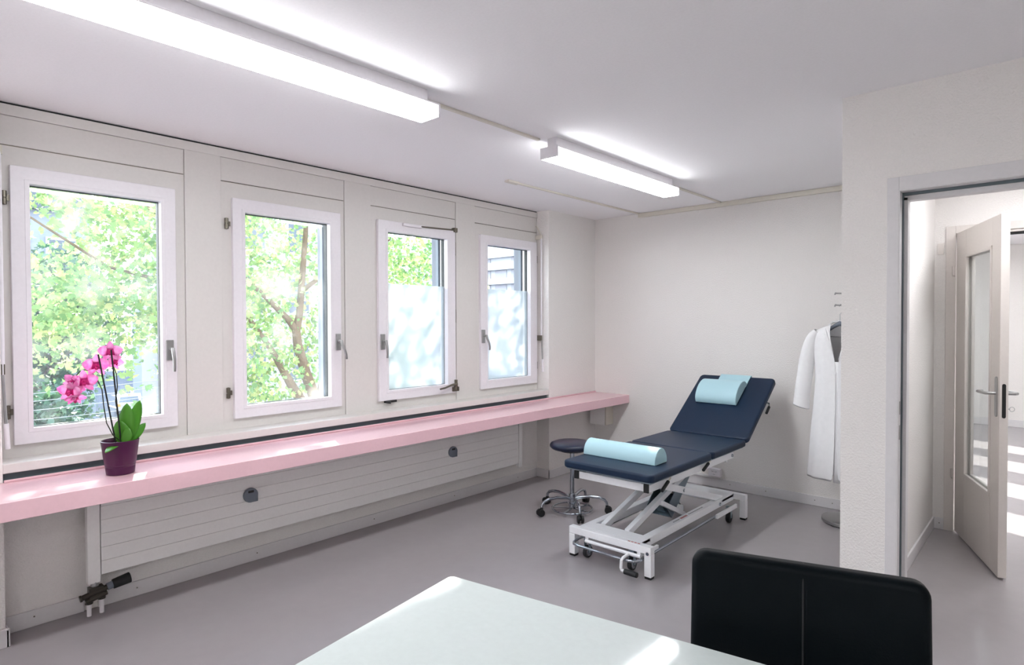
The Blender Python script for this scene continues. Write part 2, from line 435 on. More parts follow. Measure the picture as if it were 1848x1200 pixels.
# skirting
def skirt(name, pieces):
    s = MB()
    for p in pieces: s.box(*p)
    return s.build(name, M['base'], bevel=.003, **S)
H_ = .082
skirt('baseboard_left', [(XW, XW+.012, .484, .808, 0, H_), (XW, XW+.012, .868, 4.483, 0, H_), (XW, XC+.012, 4.483, 4.495, 0, H_), (XC, XC+.012, 4.483, YB-.012, 0, H_), (XC, XC+.014, -.25, .487, 0, H_+.005), (XW, XC+.014, .472, .484, 0, H_)])
skirt('baseboard_back', [(XC, -.784, YB-.012, YB, 0, H_)])
skirt('baseboard_right', [(-.791, -.779, YP, YB-.012, 0, H_)])
skirt('baseboard_hall', [(-.672, -.660, YP+.2, YB-.012, 0, H_), (-.672, -.605, YB-.012, YB, 0, H_)])
skirt('baseboard_far', [(XW, XE, ROOM2-.012, ROOM2, 0, .1)])
sc_ = MB()
for yy in (1.05, 1.72, 2.6, 3.4, 4.2): sc_.cyl((XW+.012, yy, .045), (XW+.0135, yy, .045), .004, 8)
sc_.cyl((XW+.012, .60, .05), (XW+.0135, .60, .05), .004, 8)
for xx in (-2.9, -2.16, -1.85, -1.46, -1.33): sc_.cyl((xx, YB-.012, .045), (xx, YB-.0135, .045), .004, 8)
sc_.cyl((-.63, YB-.012, .045), (-.63, YB-.0135, .045), .004, 8)
sc_.build('trim_9', M['brass'], **S)

# doorway in the partition: steel frame, seal, rebate
D1 = thing('door_1', (-.09, YP, 0), None, None, kind='structure')
f = MB().box(-.591, -.5445, YP-.006, YP+.0, 0, 2.150); f.box(-.5445, .45, YP-.006, YP, 2.087, 2.150)
f.box(-.5445, -.5405, YP-.006, YP+.045, 0, 2.087); f.box(-.5405, .40, YP-.006, YP+.045, 2.084, 2.087)
f.build('door_frame', M['base'], D1, bevel=.002)
f = MB().box(-.5445, -.535, YP+.047, YP+.060, 0, 2.077); f.box(-.5405, .40, YP+.047, YP+.060, 2.072, 2.0869); f.build('seal', M['dark'], D1)
f = MB().box(-.5445, -.520, YP+.061, YP+.116, 0, 2.066); f.box(-.5445, .40, YP+.061, YP+.116, 2.05, 2.0869); f.build('rebate_frame', M['base'], D1, bevel=.002)
f = MB().box(-.5405, -.5385, YP+.01, YP+.028, .955, 1.02); f.box(-.5405, -.5385, YP+.01, YP+.028, 1.07, 1.13); f.build('strike_plate', M['steelb'], D1)

# hall doorway + glazed door standing open
D2 = thing('door_2', (-.544, YB, 0), None, None, kind='structure')
f = MB().box(-.605, -.548, YB-.012, YB, 0, 2.165); f.box(-.548, .42, YB-.012, YB, 2.112, 2.165)
f.box(-.567, -.548, YB, YB+.11, 0, 2.112); f.box(-.548, .36, YB, YB+.11, 2.095, 2.1149); f.box(.341, .42, YB-.012, YB+.11, 0, 2.112)
f.build('door_frame', M['door'], D2, bevel=.002)
f = MB().box(-.53, .34, YB+.02, YB+.035, 2.078, 2.0949); f.build('top_seal', M['rubber'], D2)
dang = math.atan2(4.46-5.262, -.254+.54)
DM = Matrix.Translation((-.542, 5.258, 0)) @ Matrix.Rotation(dang, 4, 'Z')   # local x runs along the leaf
DL, DT = .858, .042
leaf = bpy.data.objects.new('door_leaf', None); COL.objects.link(leaf); leaf.parent = D2; leaf.matrix_basis = world_of(D2).inverted() @ DM
def dbox(mb, *b): mb.box(*b, M4=DM); return mb
f = MB(); gx0, gx1, gz0, gz1 = .205, .715, .445, 1.945
y0, y1 = 0, DT
dbox(f, 0, gx0, y0, y1, .012, 2.112); dbox(f, gx1, DL, y0, y1, .012, 2.112); dbox(f, gx0, gx1, y0, y1, .012, gz0); dbox(f, gx0, gx1, y0, y1, gz1, 2.112)
f.build('panel', M['door'], leaf, bevel=.002)
f = MB()
for (a, b_, c, d_) in ((gx0, gx0+.022, gz0, gz1), (gx1-.022, gx1, gz0, gz1), (gx0, gx1, gz0, gz0+.022), (gx0, gx1, gz1-.022, gz1)):
    dbox(f, a, b_, -.006, .012, c, d_); dbox(f, a, b_, DT-.012, DT+.006, c, d_)
f.build('glazing_bead', M['door'], leaf, bevel=.003)
f = MB(); dbox(f, gx0+.005, gx1-.005, .018, .024, gz0+.005, gz1-.005); f.build('glass_pane', M['clear'], leaf)
for sgn, yb in ((-1, 0), (1, DT)):
    f = MB(); hx = .815
    pts = [(hx-.017, z) for z in ()]
    poly = arc(hx, 1.155, .017, 0, 180, 8)+arc(hx, .955, .017, 180, 360, 8)
    f.prism([(p[0], p[1]) for p in poly], 'y', yb, yb+sgn*.007, M4=DM)
    f.build('handle_plate', M['steelb'], leaf, bevel=.001)
    f = MB(); pts = [(hx, yb, 1.075), (hx, yb+sgn*.045, 1.075), (hx-.012, yb+sgn*.056, 1.075), (hx-.12, yb+sgn*.058, 1.073), (hx-.132, yb+sgn*.05, 1.073), (hx-.134, yb+sgn*.03, 1.073)]
    f.tube([DM @ Vector(p) for p in pts], .0095, 12); f.build('handle', M['steelb'], leaf, smooth=True)
f = MB(); poly = arc(.5*DT, 1.125, .009, 0, 180, 6)+arc(.5*DT, .945, .009, 180, 360, 6)
f.prism([(p[0], p[1]) for p in poly], 'x', DL, DL+.0025, M4=DM); f.build('lock_plate', M['rubber'], leaf)
f = MB(); ring = [DM @ Vector((.815+.0*t, DT+.03+.012*math.cos(t), .985+.013*math.sin(t))) for t in [2*math.pi*i/14 for i in range(14)]]
f.tube(ring, .0018, 6, closed=True); f.cyl(DM @ Vector((.815, DT+.005, .985)), DM @ Vector((.815, DT+.02, .985)), .003, 8); f.build('key', M['steelb'], leaf, smooth=True)
for z in (.42, 1.85):
    f = MB().cyl((-.556, YB-.022, z-.03), (-.556, YB-.022, z+.03), .010, 12); f.cyl((-.556, YB-.022, z-.042), (-.556, YB-.022, z-.034), .007, 10)
    f.build('hinge', M['door'], D2, smooth=True)
# small wall plate beside the hall door
tag(box('wall_plate', (-.655, -.618, YB-.010, YB-.001, 1.97, 2.05), M['door'], bevel=.003), 'small off-white cover plate on the hall wall left of the glazed door', 'wall plate')

# ---------------------------------------------------------------- ceiling ducts
def duct(name, x0, x1, y0, y1, label, extra=None):
    mb = MB().box(x0, x1, y0, y1, ZC-.012, ZC)
    if extra: mb.box(*extra)
    return tag(mb.build(name, M['cream'], bevel=.003), label, 'cable duct')
duct('cable_duct', -2.262, -2.238, 1.852, 2.716, 'cream cable duct on the ceiling between the two ceiling lights')
duct('cable_duct', -2.262, -2.238, 4.215, YB-.03, 'short cream cable duct from the far ceiling light to the back wall')
duct('cable_duct', -3.086, -3.060, 3.45, YB-.03, 'cream cable duct with rounded end on the ceiling near the windows', (-3.096, -3.050, 3.33, 3.46, ZC-.016, ZC))
tag(MB().box(-3.086, -.785, YB-.022, YB, ZC-.042, ZC-.001).build('cable_duct', M['cream'], bevel=.003), 'long cream cable duct along the top of the back wall', 'cable duct')

# ---------------------------------------------------------------- ceiling lights
def ceiling_light(y0, y1, label, xc=-2.182):
    T = thing('ceiling_light', (xc, (y0+y1)/2, ZC), label, 'ceiling light', group='long box ceiling lights')
    MB().box(xc-.032, xc+.032, y0+.03, y1-.05, ZC-.058, ZC).build('mounting_channel', M['sash'], T, bevel=.002)
    a_, b_, c_, d_, e_, g_ = xc-.062, xc+.062, y0+.0125, y1-.0125, ZC-.120, ZC-.068
    df = MB().add([(a_, c_, e_), (b_, c_, e_), (b_, d_, e_), (a_, d_, e_)], [(0, 3, 2, 1)]); df.cur = 1
    df.add([(a_, c_, e_), (b_, c_, e_), (b_, d_, e_), (a_, d_, e_), (a_, c_, g_), (b_, c_, g_), (b_, d_, g_), (a_, d_, g_)], [(0, 1, 5, 4), (1, 2, 6, 5), (2, 3, 7, 6), (3, 0, 4, 7), (4, 5, 6, 7)])
    df.build('diffuser', [M['lampglow'], M['lampside']], T)
    MB().box(a_-.001, b_+.001, c_, d_, g_+.0005, ZC-.0585).build('housing', M['sash'], T, bevel=.002)
    for a, b in ((y0, y0+.012), (y1-.012, y1)):
        MB().box(xc-.063, xc+.063, a, b, ZC-.121, ZC-.057).build('end_cap', M['sash'], T, bevel=.003)
    return T
ceiling_light(.33, 1.85, 'long white box ceiling light nearest the camera, running off the top left')
ceiling_light(2.72, 4.205, 'shorter-looking far ceiling light with a visible white end cap, above the couch')
ceiling_light(-2.05, -.55, 'unseen white box ceiling light added behind the camera')  # lamp row carried on out of view to light the room
ceiling_light(6.2, 7.7, 'unseen white box ceiling light added in the room beyond the hall', -.9)  # added out of view to brighten the far room
ceiling_light(3.5, 4.9, 'unseen white box ceiling light added in the hall', .02)  # hidden above the doorway, added to light the hall
ceiling_light(8.6, 10.1, 'unseen white box ceiling light added deep in the room beyond the hall', -.9)  # second unseen far-room lamp, added for brightness
ceiling_light(6.2, 7.7, 'unseen white box ceiling light added near the windows of the room beyond the hall', -2.4)  # extra unseen lamp lifting the far walls
ceiling_light(-2.05, -.55, 'unseen white box ceiling light added behind and right of the camera', .9)  # added fill from behind the camera, never in view
ceiling_light(6.2, 7.7, 'unseen white box ceiling light added at the right of the room beyond the hall', .7)  # another unseen lamp added to lift the far room

# ---------------------------------------------------------------- counter
CX0, CX1, CZ0, CZ1 = XC+.002, -3.195, .683, .764
CT = thing('wall_counter', (-3.4, 2.7, CZ0), 'long pink lacquered counter running under the windows to the back wall', 'counter')
MB().box(CX0, CX1, -1.6, YB-.001, CZ0, CZ1).build('counter_top', M['pink'], CT, bevel=.003)
MB().box(CX0, CX0+.012, .474, YB-.006, CZ1, CZ1+.012).build('upstand', M['pink'], CT, bevel=.003)
MB().box(CX0, CX0+.022, 4.60, YB-.001, .628, CZ0-.001).build('batten', M['wall'], CT, bevel=.002)
MB().box(CX0-.05, CX0+.03, .30, .56, .615, CZ0-.001).build('batten', M['wall'], CT, bevel=.002)
WB = thing('wall_box', (-3.45, 5.2, .45), 'grey-beige metal box fixed to the back wall under the end of the pink counter', 'box')
MB().box(-3.575, -3.40, 5.13, YB-.001, .450, .681).build('housing', M['rad'], WB, bevel=.004)
MB().box(-3.399, -3.385, 5.135, YB-.001, .452, .681).build('side_cover', M['cream'], WB, bevel=.002)

# ---------------------------------------------------------------- radiator
RD = thing('radiator', (-3.70, 2.47, .19), 'long flat grey-white radiator mounted low on the wall under the pink counter', 'radiator')
RX = XW+.1
r = MB()
for i in range(7):
    z0 = .201+i*.0705
    if z0+.069 > .70: break
    r.box(RX-.022, RX, .864, 4.112, z0, z0+.0696)
r.box(RX-.028, RX-.020, .864, 4.112, .203, .69)
r.build('panel', M['rad'], RD, bevel=.0018)
MB().box(RX-.035, RX+.006, .803, .860, .165, .692).build('header_tube', M['rad'], RD, bevel=.004)
MB().box(RX-.035, RX+.004, 4.116, 4.160, .165, .692).build('header_tube', M['rad'], RD, bevel=.004)
for yy in (1.2, 3.7): MB().box(XW+.001, RX-.029, yy, yy+.04, .3, .66).build('wall_bracket', M['rad'], RD)
for yy, zz in ((1.639, .448), (3.298, .444)):
    g = thing_part = MB().cyl((RX, yy, zz), (RX+.018, yy, zz), .044, 28); g.box(RX, RX+.016, yy+.005, yy+.044, zz-.044, zz-.002)
    mt_ = g.build('heat_meter', M['grey'], RD, bevel=.003)
    MB().box(RX+.018, RX+.0195, yy-.018, yy+.016, zz+.016, zz+.030).build('display', M['rubber'], mt_)
V = MB(); vy = .836; vx = RX-.012
V.cyl((vx, vy, .17), (vx, vy, .145), .019, 8)
V.build('union_nut', M['steelb'], RD, smooth=True)
V = MB(); V.cyl((vx+.02, vy-.06, .108), (vx+.02, vy+.05, .132), .014, 12); V.cyl((vx+.02, vy-.045, .082), (vx+.02, vy+.05, .106), .013, 12)
V.cyl((vx, vy-.025, .09), (vx, vy-.025, .062), .018, 10); V.cyl((vx, vy+.03, .10), (vx, vy+.03, .072), .018, 10)
V.cyl((vx+.02, vy-.07, .106), (vx+.02, vy-.06, .108), .018, 8); V.box(vx-.012, vx+.03, vy-.03, vy+.035, .092, .148)
V.build('valve_block', M['bronze'], RD, bevel=.002)
V = MB(); V.cyl((vx+.02, vy+.05, .132), (vx+.02, vy+.075, .138), .019, 14); V.build('knob_collar', M['grey'], RD, smooth=True)
V = MB(); V.cyl((vx+.02, vy+.075, .138), (vx+.02, vy+.155, .150), .025, 18, .028); V.build('thermostat_knob', M['rubber'], RD, bevel=.003)
for dy in (-.025, .03):
    V = MB().cyl((vx, vy+dy, .0), (vx, vy+dy, .075), .0105, 12); V.build('pipe', M['sash'], RD, smooth=True)

# ---------------------------------------------------------------- blind cranks
def crank(y, zr0, zr1, label, yo=0):
    x = XC-.055 if yo else XC-.075
    T = thing('blind_crank', (x, y, 2.3), label, 'blind crank', group='blind cranks')
    g = MB().box(XW+.012, x+.006, y-.012, y+.012, 2.29, 2.33); g.tube([(XW+.02, y-.014, 2.42), (XW+.035, y-.008, 2.40), (x, y, 2.32)], .006, 8)
    g.build('gear_bracket', M['cream'], T, bevel=.002)
    MB().cyl((x, y, 2.30), (x, y, zr0), .0085, 12).build('rod', M['sash'], T, smooth=True)
    MB().box(XW+.012, x+.008, y-.012, y+.008, zr0+.0, zr0+.05).build('clip', M['brass'], T, bevel=.002)
    MB().cyl((x, y, zr0), (x+.004, y+.008, zr1), .0065, 12).build('swivel_arm', M['steelb'], T, smooth=True)
    MB().cyl((x+.004, y+.008, zr1), (x+.006, y+.012, zr1-.12), .0105, 12).build('grip', M['sash'], T, smooth=True)
crank(4.478, 1.32, 1.14, 'white blind crank rod hanging at the right end of the windows beside the column')
crank(.486, 1.26, 1.03, 'white blind crank rod at the far left edge beside the first window', 1)

# ---------------------------------------------------------------- socket on the back wall
PS = thing('power_socket', (-2.26, YB, .08), 'white three-outlet power socket on the back wall above the skirting behind the couch', 'socket')
MB().box(-2.345, -2.235, YB-.050, YB-.001, .100, .175).build('housing', M['sash'], PS, bevel=.008, seg=3)
q = MB()
for a in range(3):
    t = a*2.094+.5; cxx, czz = -2.29+.018*math.cos(t), .137+.018*math.sin(t)
    for dx in (-.007, 0, .007): q.cyl((cxx+dx, YB-.0495, czz+abs(dx)*.5), (cxx+dx, YB-.0515, czz+abs(dx)*.5), .0022, 8)
q.build('outlet_holes', M['rubber'], PS)
MB().box(-2.80, -2.237, YB-.034, YB-.0005, .083, .101).build('duct', M['base'], PS, bevel=.003)

# ---------------------------------------------------------------- treatment couch
TC = thing('treatment_couch', (-2.03, 3.8, 0), 'navy padded treatment couch with raised backrest on a white scissor-lift frame', 'treatment couch')
PX0, PX1, PZ = -2.346, -1.707, .620
def pad(name, y0, y1, M4=None, th=.048):
    mb = MB(); mb.prism([(p[0], p[1]) for p in rrect(PX0, PX1, y0, y1, .035)], 'z', PZ-th, PZ, M4=M4)
    return mb.build(name, M['navy'], TC, bevel=.014, seg=4, angle=50)
def rrect(x0, x1, y0, y1, r):
    return arc(x1-r, y1-r, r, 0, 90, 5)+arc(x0+r, y1-r, r, 90, 180, 5)+arc(x0+r, y0+r, r, 180, 270, 5)+arc(x1-r, y0+r, r, 270, 360, 5)
pad('leg_cushion', 3.058, 3.872)
pad('seat_cushion', 3.877, 4.462)
BA = math.atan2(.413, .605)
BM = Matrix.Translation((0, 4.463, PZ)) @ Matrix.Rotation(BA, 4, 'X') @ Matrix.Translation((0, -4.463, -PZ))
pad('backrest_cushion', 4.466, 4.463+.735, M4=BM)
# board plates under pads
b = MB().box(PX0+.02, PX1-.02, 3.08, 4.44, PZ-.056, PZ-.0485); b.build('cushion_board', M['zinc'], TC)
b = MB().box(PX0+.05, PX1-.05, 4.50, 5.15, PZ-.062, PZ-.0485, M4=BM); b.box(PX0+.06, PX0+.09, 4.50, 5.12, PZ-.09, PZ-.062, M4=BM); b.box(PX1-.09, PX1-.06, 4.50, 5.12, PZ-.09, PZ-.062, M4=BM)
b.build('backrest_frame', M['couchw'], TC, bevel=.002)
# upper frame
b = MB(); b.box(-1.785, -1.760, 3.130, 4.345, .500, .545); b.box(-2.295, -2.270, 3.130, 4.345, .500, .545)
b.box(-2.270, -1.785, 3.128, 3.152, .500, .545); b.box(-2.270, -1.785, 4.30, 4.325, .500, .545); b.box(-2.270, -1.785, 3.86, 3.885, .500, .545)
b.build('upper_frame', M['couchw'], TC, bevel=.003)
for x in (-1.785, -2.285):
    MB().box(x-.012, x+.020, 3.118, 3.129, .497, .548).build('end_plug', M['rubber'], TC, bevel=.002)
for x in (-1.80, -2.25):
    for y_ in (3.135, 3.60, 3.87, 4.25): MB().box(x-.02, x+.03, y_, y_+.05, .545, .5638).build('spacer', M['rubber'], TC)
def lever(y0, z0, y1, z1, x=-1.735):
    L = MB().tube([(x-.03, y0+.03, z0+.018), (x-.008, y0+.035, z0+.022), (x, y0+.025, z0+.014), (x, y0, z0)], .006, 8).build('lever_rod', M['cream'], TC, smooth=True)
    MB().cyl((x, y0, z0), (x, y1, z1), .0105, 12).build('lever_grip', M['rubber'], L, bevel=.002)
lever(3.305, .538, 3.225, .495); lever(3.865, .548, 3.785, .515)
p0 = BM @ Vector((PX1+.01, 4.93, PZ-.075)); p1 = p0+Vector((.0, -.06, -.045))
L = MB().tube([(PX1-.06, p0.y+.03, p0.z+.03), (PX1, p0.y+.03, p0.z+.022), tuple(p0)], .006, 8).build('lever_rod', M['chrome'], TC, smooth=True)
MB().cyl(p0, p1, .0105, 12).build('lever_grip', M['rubber'], L, bevel=.002)
# base frame
BX0, BX1, BY0, BY1 = -2.325, -1.737, 3.100, 4.560
b = MB(); b.box(BX0, BX1, BY0, BY0+.045, .145, .190); b.box(BX0+.05, BX1-.09, BY0+.045, BY0+.155, .165, .1895)
b.box(BX0, BX1, BY1-.045, BY1, .145, .190); b.box(BX0+.05, BX1-.09, BY1-.26, BY1-.045, .165, .1895)
b.box(BX0+.05, BX0+.105, BY0+.045, BY1-.045, .140, .190); b.box(BX1-.145, BX1-.090, BY0+.045, BY1-.045, .140, .190)
b.build('base_frame', M['couchw'], TC, bevel=.004)
for x in (BX0, BX1-.045):
    for y_ in (BY0, BY1-.045):
        lg = MB().box(x, x+.045, y_, y_+.045, .014, .1445).build('leg', M['couchw'], TC, bevel=.003)
        MB().box(x+.002, x+.043, y_+.002, y_+.043, 0, .0145).build('foot', M['rubber'], lg, bevel=.002)
def bar(mb, y0, z0, y1, z1, x0, x1, hgt):
    a = math.atan2(z1-z0, y1-y0); Ln = math.hypot(z1-z0, y1-y0)
    M4 = Matrix.Translation((0, y0, z0)) @ Matrix.Rotation(a, 4, 'X')
    mb.box(x0, x1, 0, Ln, -hgt/2, hgt/2, M4=M4)
for x in (-2.19, -2.015):
    b = MB(); bar(b, 3.27, .175, 4.30, .478, x, x+.035, .042); b.build('lift_arm', M['couchw'], TC, bevel=.003)
for x in (-2.262, -1.872):
    b = MB(); bar(b, 3.33, .500, 4.36, .178, x, x+.022, .046); b.build('lift_arm', M['couchw'], TC, bevel=.003)
for q_ in (((-2.22, 3.265, .175), (-1.88, 3.265, .175)), ((-2.27, 3.743, .370), (-1.84, 3.743, .370)), ((-2.25, 4.30, .482), (-1.79, 4.30, .482))):
    MB().cyl(q_[0], q_[1], .012, 12).build('cross_shaft', M['couchw'], TC, smooth=True)
for x, y_, z_ in ((-1.850, 3.743, .370), (-1.760, 4.315, .522), (BX1-.090, 4.26, .165)): MB().cyl((x, y_, z_), (x+.008, y_, z_), .012, 12).build('bolt_head', M['chrome'], TC, smooth=True)
# zinc channel and actuator in the middle
b = MB(); A_ = math.atan2(.30, .34); M4 = Matrix.Translation((0, 3.86, .125)) @ Matrix.Rotation(A_, 4, 'X')
b.box(-2.155, -2.150, 0, .42, 0, .105, M4=M4); b.box(-2.003, -1.998, 0, .42, 0, .105, M4=M4); b.box(-2.15, -2.003, 0, .42, 0, .004, M4=M4)
b.build('zinc_channel', M['zinc'], TC)
b = MB(); b.cyl(M4 @ Vector((-2.08, .02, .05)), M4 @ Vector((-2.08, .30, .05)), .028, 16); b.cyl(M4 @ Vector((-2.08, .30, .05)), M4 @ Vector((-2.08, .44, .05)), .014, 12)
b.box(-2.11, -2.05, .02, .12, .02, .085, M4=M4)
b.build('lift_actuator', M['zinc'], TC, smooth=True)
b = MB().tube([M4 @ Vector(p) for p in ((-2.09, .03, .09), (-2.07, .06, .13), (-2.04, .12, .12), (-2.03, .16, .06))], .005, 8)
b.build('cable', M['cream'], TC, smooth=True)
b = MB().box(-2.14, -2.02, 4.0, 4.08, .12, .16); bar(b, 3.66, .28, 3.98, .13, -1.985, -1.955, .03); b.build('actuator_mount', M['couchw'], TC, bevel=.002)
# chrome foot bar all round
lp = [(-1.795, 4.48, .118), (-1.795, 3.12, .108), (-1.80, 3.075, .106), (-1.82, 3.05, .104), (-1.86, 3.042, .103), (-2.21, 3.042, .103), (-2.25, 3.05, .104), (-2.268, 3.075, .106), (-2.272, 3.12, .108), (-2.272, 4.48, .118)]
MB().tube(lp, .0085, 12).build('foot_bar', M['chrome'], TC, smooth=True, angle=80)
b = MB(); b.cyl((-2.19, 3.092, .126), (-1.80, 3.092, .126), .0105, 12); b.build('pedal_shaft', M['couchw'], TC, smooth=True)
b = MB().tube([(-1.875, 3.092, .126), (-1.875, 3.02, .122), (-1.875, 3.004, .112), (-1.875, 3.0, .07), (-1.87, 3.0, .058), (-1.85, 3.0, .055)], .009, 10); b.build('pedal_arm', M['couchw'], TC, smooth=True)
MB().cyl((-1.852, 3.0, .055), (-1.768, 3.0, .055), .0155, 16).build('pedal_grip', M['rubber'], TC, bevel=.002)
for q_ in ((-2.202, -2.178, 3.105, 3.16, .115, .1445), (-1.832, -1.808, 3.105, 3.16, .115, .1445), (-1.788, -1.772, 4.10, 4.45, .105, .135), (-1.81, -1.795, 3.155, 3.30, .118, .14)):
    MB().box(*q_).build('caster_bracket', M['couchw'], TC, bevel=.002)
def caster(x, y_, r_, mtw=M['grey']):
    c_ = MB().cyl((x-.013, y_, r_), (x+.013, y_, r_), r_, 24).build('caster', M['rubber'], TC, bevel=.003)
    MB().cyl((x-.015, y_, r_), (x+.015, y_, r_), r_*.72, 20).build('hub', mtw, c_, bevel=.002)
    MB().box(x-.019, x-.0155, y_-.012, y_+.012, r_-.004, .118).box(x+.0155, x+.019, y_-.012, y_+.012, r_-.004, .118).box(x-.019, x+.019, y_-.014, y_+.014, .108, .120).build('fork', M['zinc'], c_)
caster(-2.215, 3.150, .038, M['chrome']); caster(-1.90, 3.165, .038, M['chrome']); caster(-1.815, 4.40, .038, M['rubber']); caster(-2.24, 4.40, .038, M['rubber'])
# printed marks on the base (not legible in the photo): small red and ink strokes
b = MB()
for i in range(6): b.box(-1.862, -1.846, 3.70+i*.016, 3.712+i*.016, .1901, .1904)
b.build('print', M['red'], TC)
b = MB()
for i in range(10): b.box(-1.858, -1.850, 3.82+i*.022, 3.834+i*.022, .1901, .1904)
b.build('print', M['ink'], TC)
b = MB()
for i in range(5): b.box(-1.858, -1.850, 3.60+i*.018, 3.611+i*.018, .1901, .1904)
b.build('print', M['ink'], TC)
b = MB()
for i in range(4): b.box(-1.90+i*.022, -1.884+i*.022, 3.112, 3.122, .1901, .1904)
b.build('print', M['red'], TC)
b = MB().cyl((-1.76, BY0-.0005, .150), (-1.76, BY0-.0015, .150), .0155, 20); b.build('emblem', M['sash'], TC)
b = MB().cyl((-1.76, BY0-.0014, .150), (-1.76, BY0-.0022, .150), .010, 16); b.build('emblem', M['ink'], TC)

# bolster and neck pillow
bo = MB(); prof = [(-.078, 0)]+[(-.078+.0, .004)]+[(.078*math.cos(math.radians(180-t)), .012+.086*math.sin(math.radians(180-t))) for t in range(0, 181, 12)]+[(.078, 0)]
M4 = Matrix.Translation((-2.075, 3.357, PZ+.001)) @ Matrix.Rotation(math.radians(.8), 4, 'Z')
bo.prism(prof, 'x', -.262, .262, M4=M4)
tag(bo.build('bolster', M['aqua'], bevel=.006, seg=3, angle=60), 'long pale aqua half-round bolster on the foot end of the navy couch', 'bolster')
NP = thing('neck_pillow', tuple(BM @ Vector((-2.08, 4.96, PZ))), 'small pale aqua half-round pillow with flap over the top of the raised backrest', 'pillow')
pm = BM @ Matrix.Translation((-2.078, 4.463+.495, PZ+.0015))
bo = MB(); r_ = .135
prof = [(-r_, 0)]+[(-r_*math.cos(math.radians(t)), .008+.085*math.sin(math.radians(t))) for t in range(0, 181, 12)]+[(r_, 0)]
bo.prism(prof, 'x', -.172, .172, M4=pm); bo.build('pillow_body', M['aqua'], NP, bevel=.006, seg=3, angle=60)
bo = MB(); bo.box(-.085, .172, .10, .236, .000, .006, M4=pm); bo.prism([(.236, .006), (.250, .002), (.253, -.012), (.253, -.09), (.248, -.09), (.247, -.012), (.236, .0)], 'x', -.085, .172, M4=pm)
bo.build('flap', M['aqua'], NP, bevel=.001)

# ---------------------------------------------------------------- stool
ST = thing('stool', (-2.84, 3.829, 0), 'round navy rolling stool on a chrome five-arm base beside the couch', 'stool')
sx, sy = -2.84, 3.829
MB().lathe((sx, sy, 0), [(.02, .492), (.13, .494), (.160, .502), (.175, .517), (.1765, .530), (.168, .543), (.14, .553), (.08, .559), (.01, .561)], 40).build('seat', M['navy2'], ST, smooth=True, angle=80)
MB().cyl((sx, sy, .482), (sx, sy, .4925), .10, 24).build('seat_plate', M['rubber'], ST, bevel=.002)
MB().cyl((sx, sy, .10), (sx, sy, .483), .0175, 20).build('pole', M['chrome'], ST, smooth=True)
MB().cyl((sx, sy, .035), (sx, sy, .145), .026, 20).build('hub', M['chrome'], ST, bevel=.004)
for i in range(5):
    t = math.radians(-113+72*i); c_, s_ = math.cos(t), math.sin(t)
    P = lambda r_, z_: (sx+r_*c_, sy+r_*s_, z_)
    MB().tube([P(.015, .105), P(.06, .118), P(.14, .128), P(.21, .122), P(.25, .108), P(.268, .088), P(.272, .068)], [.013, .013, .0125, .012, .0115, .011, .010], 12).build('arm', M['chrome'], ST, smooth=True, angle=80)
    cs = MB(); nrm = Vector((-s_, c_, 0)); ctr = Vector(P(.282, .029))
    for sg in (-1, 1): cs.cyl(ctr+nrm*sg*.006, ctr+nrm*sg*.024, .028, 20)
    cs.cyl(ctr-nrm*.006, ctr+nrm*.006, .012, 10); cs.cyl(Vector(P(.272, .045)), Vector(P(.272, .066)), .012, 10)
    cs.build('caster', M['rubber'], ST, bevel=.003)
ring = [(sx+.157*math.cos(2*math.pi*i/40), sy+.157*math.sin(2*math.pi*i/40), .028) for i in range(40)]
fr = MB().tube(ring, .007, 10, closed=True)
for i in range(5):
    t = math.radians(-77+72*i); fr.box(0, .137, -.010, .010, -.003, .003, M4=Matrix.Translation((sx, sy, .030)) @ Matrix.Rotation(t, 4, 'Z') @ Matrix.Translation((.018, 0, 0)))
fr.build('foot_ring', M['chrome'], ST, smooth=True)

# ---------------------------------------------------------------- table (foreground)
ta = math.atan2(.150, .877)
TM = Matrix.Translation((-1.347, 1.207, 0)) @ Matrix.Rotation(ta, 4, 'Z')
TT = thing('glass_table', tuple(TM @ Vector((.8, -.45, 0))), 'white table with a pale glass top in the foreground', 'table', rz=ta)
tb = MB(); tb.prism(rrect(0, 1.65, -.92, 0, .018), 'z', .730, .740, M4=TM); tb.build('glass_top', M['desk'], TT, bevel=.0025, seg=2)
tb = MB(); tb.box(.004, 1.646, -.022, -.004, .690, .7295, M4=TM); tb.box(.004, 1.646, -.916, -.898, .690, .7295, M4=TM); tb.box(.004, .022, -.898, -.022, .690, .7295, M4=TM); tb.box(1.628, 1.646, -.898, -.022, .690, .7295, M4=TM)
tb.build('apron', M['couchw'], TT, bevel=.002)
for x, y_ in ((.012, -.062), (.012, -.908), (1.588, -.062), (1.588, -.908)):
    MB().box(x, x+.05, y_, y_+.05, 0, .6895, M4=TM).build('leg', M['couchw'], TT, bevel=.003)

# ---------------------------------------------------------------- leather chair (foreground)
ca = math.atan2(.152, .487)
CM = Matrix.Translation((-.4505, 1.530, 0)) @ Matrix.Rotation(ca, 4, 'Z')    # local +y is away from the table
CH = thing('leather_chair', tuple(CM @ Vector((0, -.1, 0))), 'black leather chair with a low stitched backrest pushed up to the glass table', 'chair', rz=ca)
def backprof():
    rows = []; W2, T2 = .253, .026; H0, H1 = .50, .925; NU, NV = 56, 18
    return rows
cb = MB(); W2, T2 = .255, .028
out = []
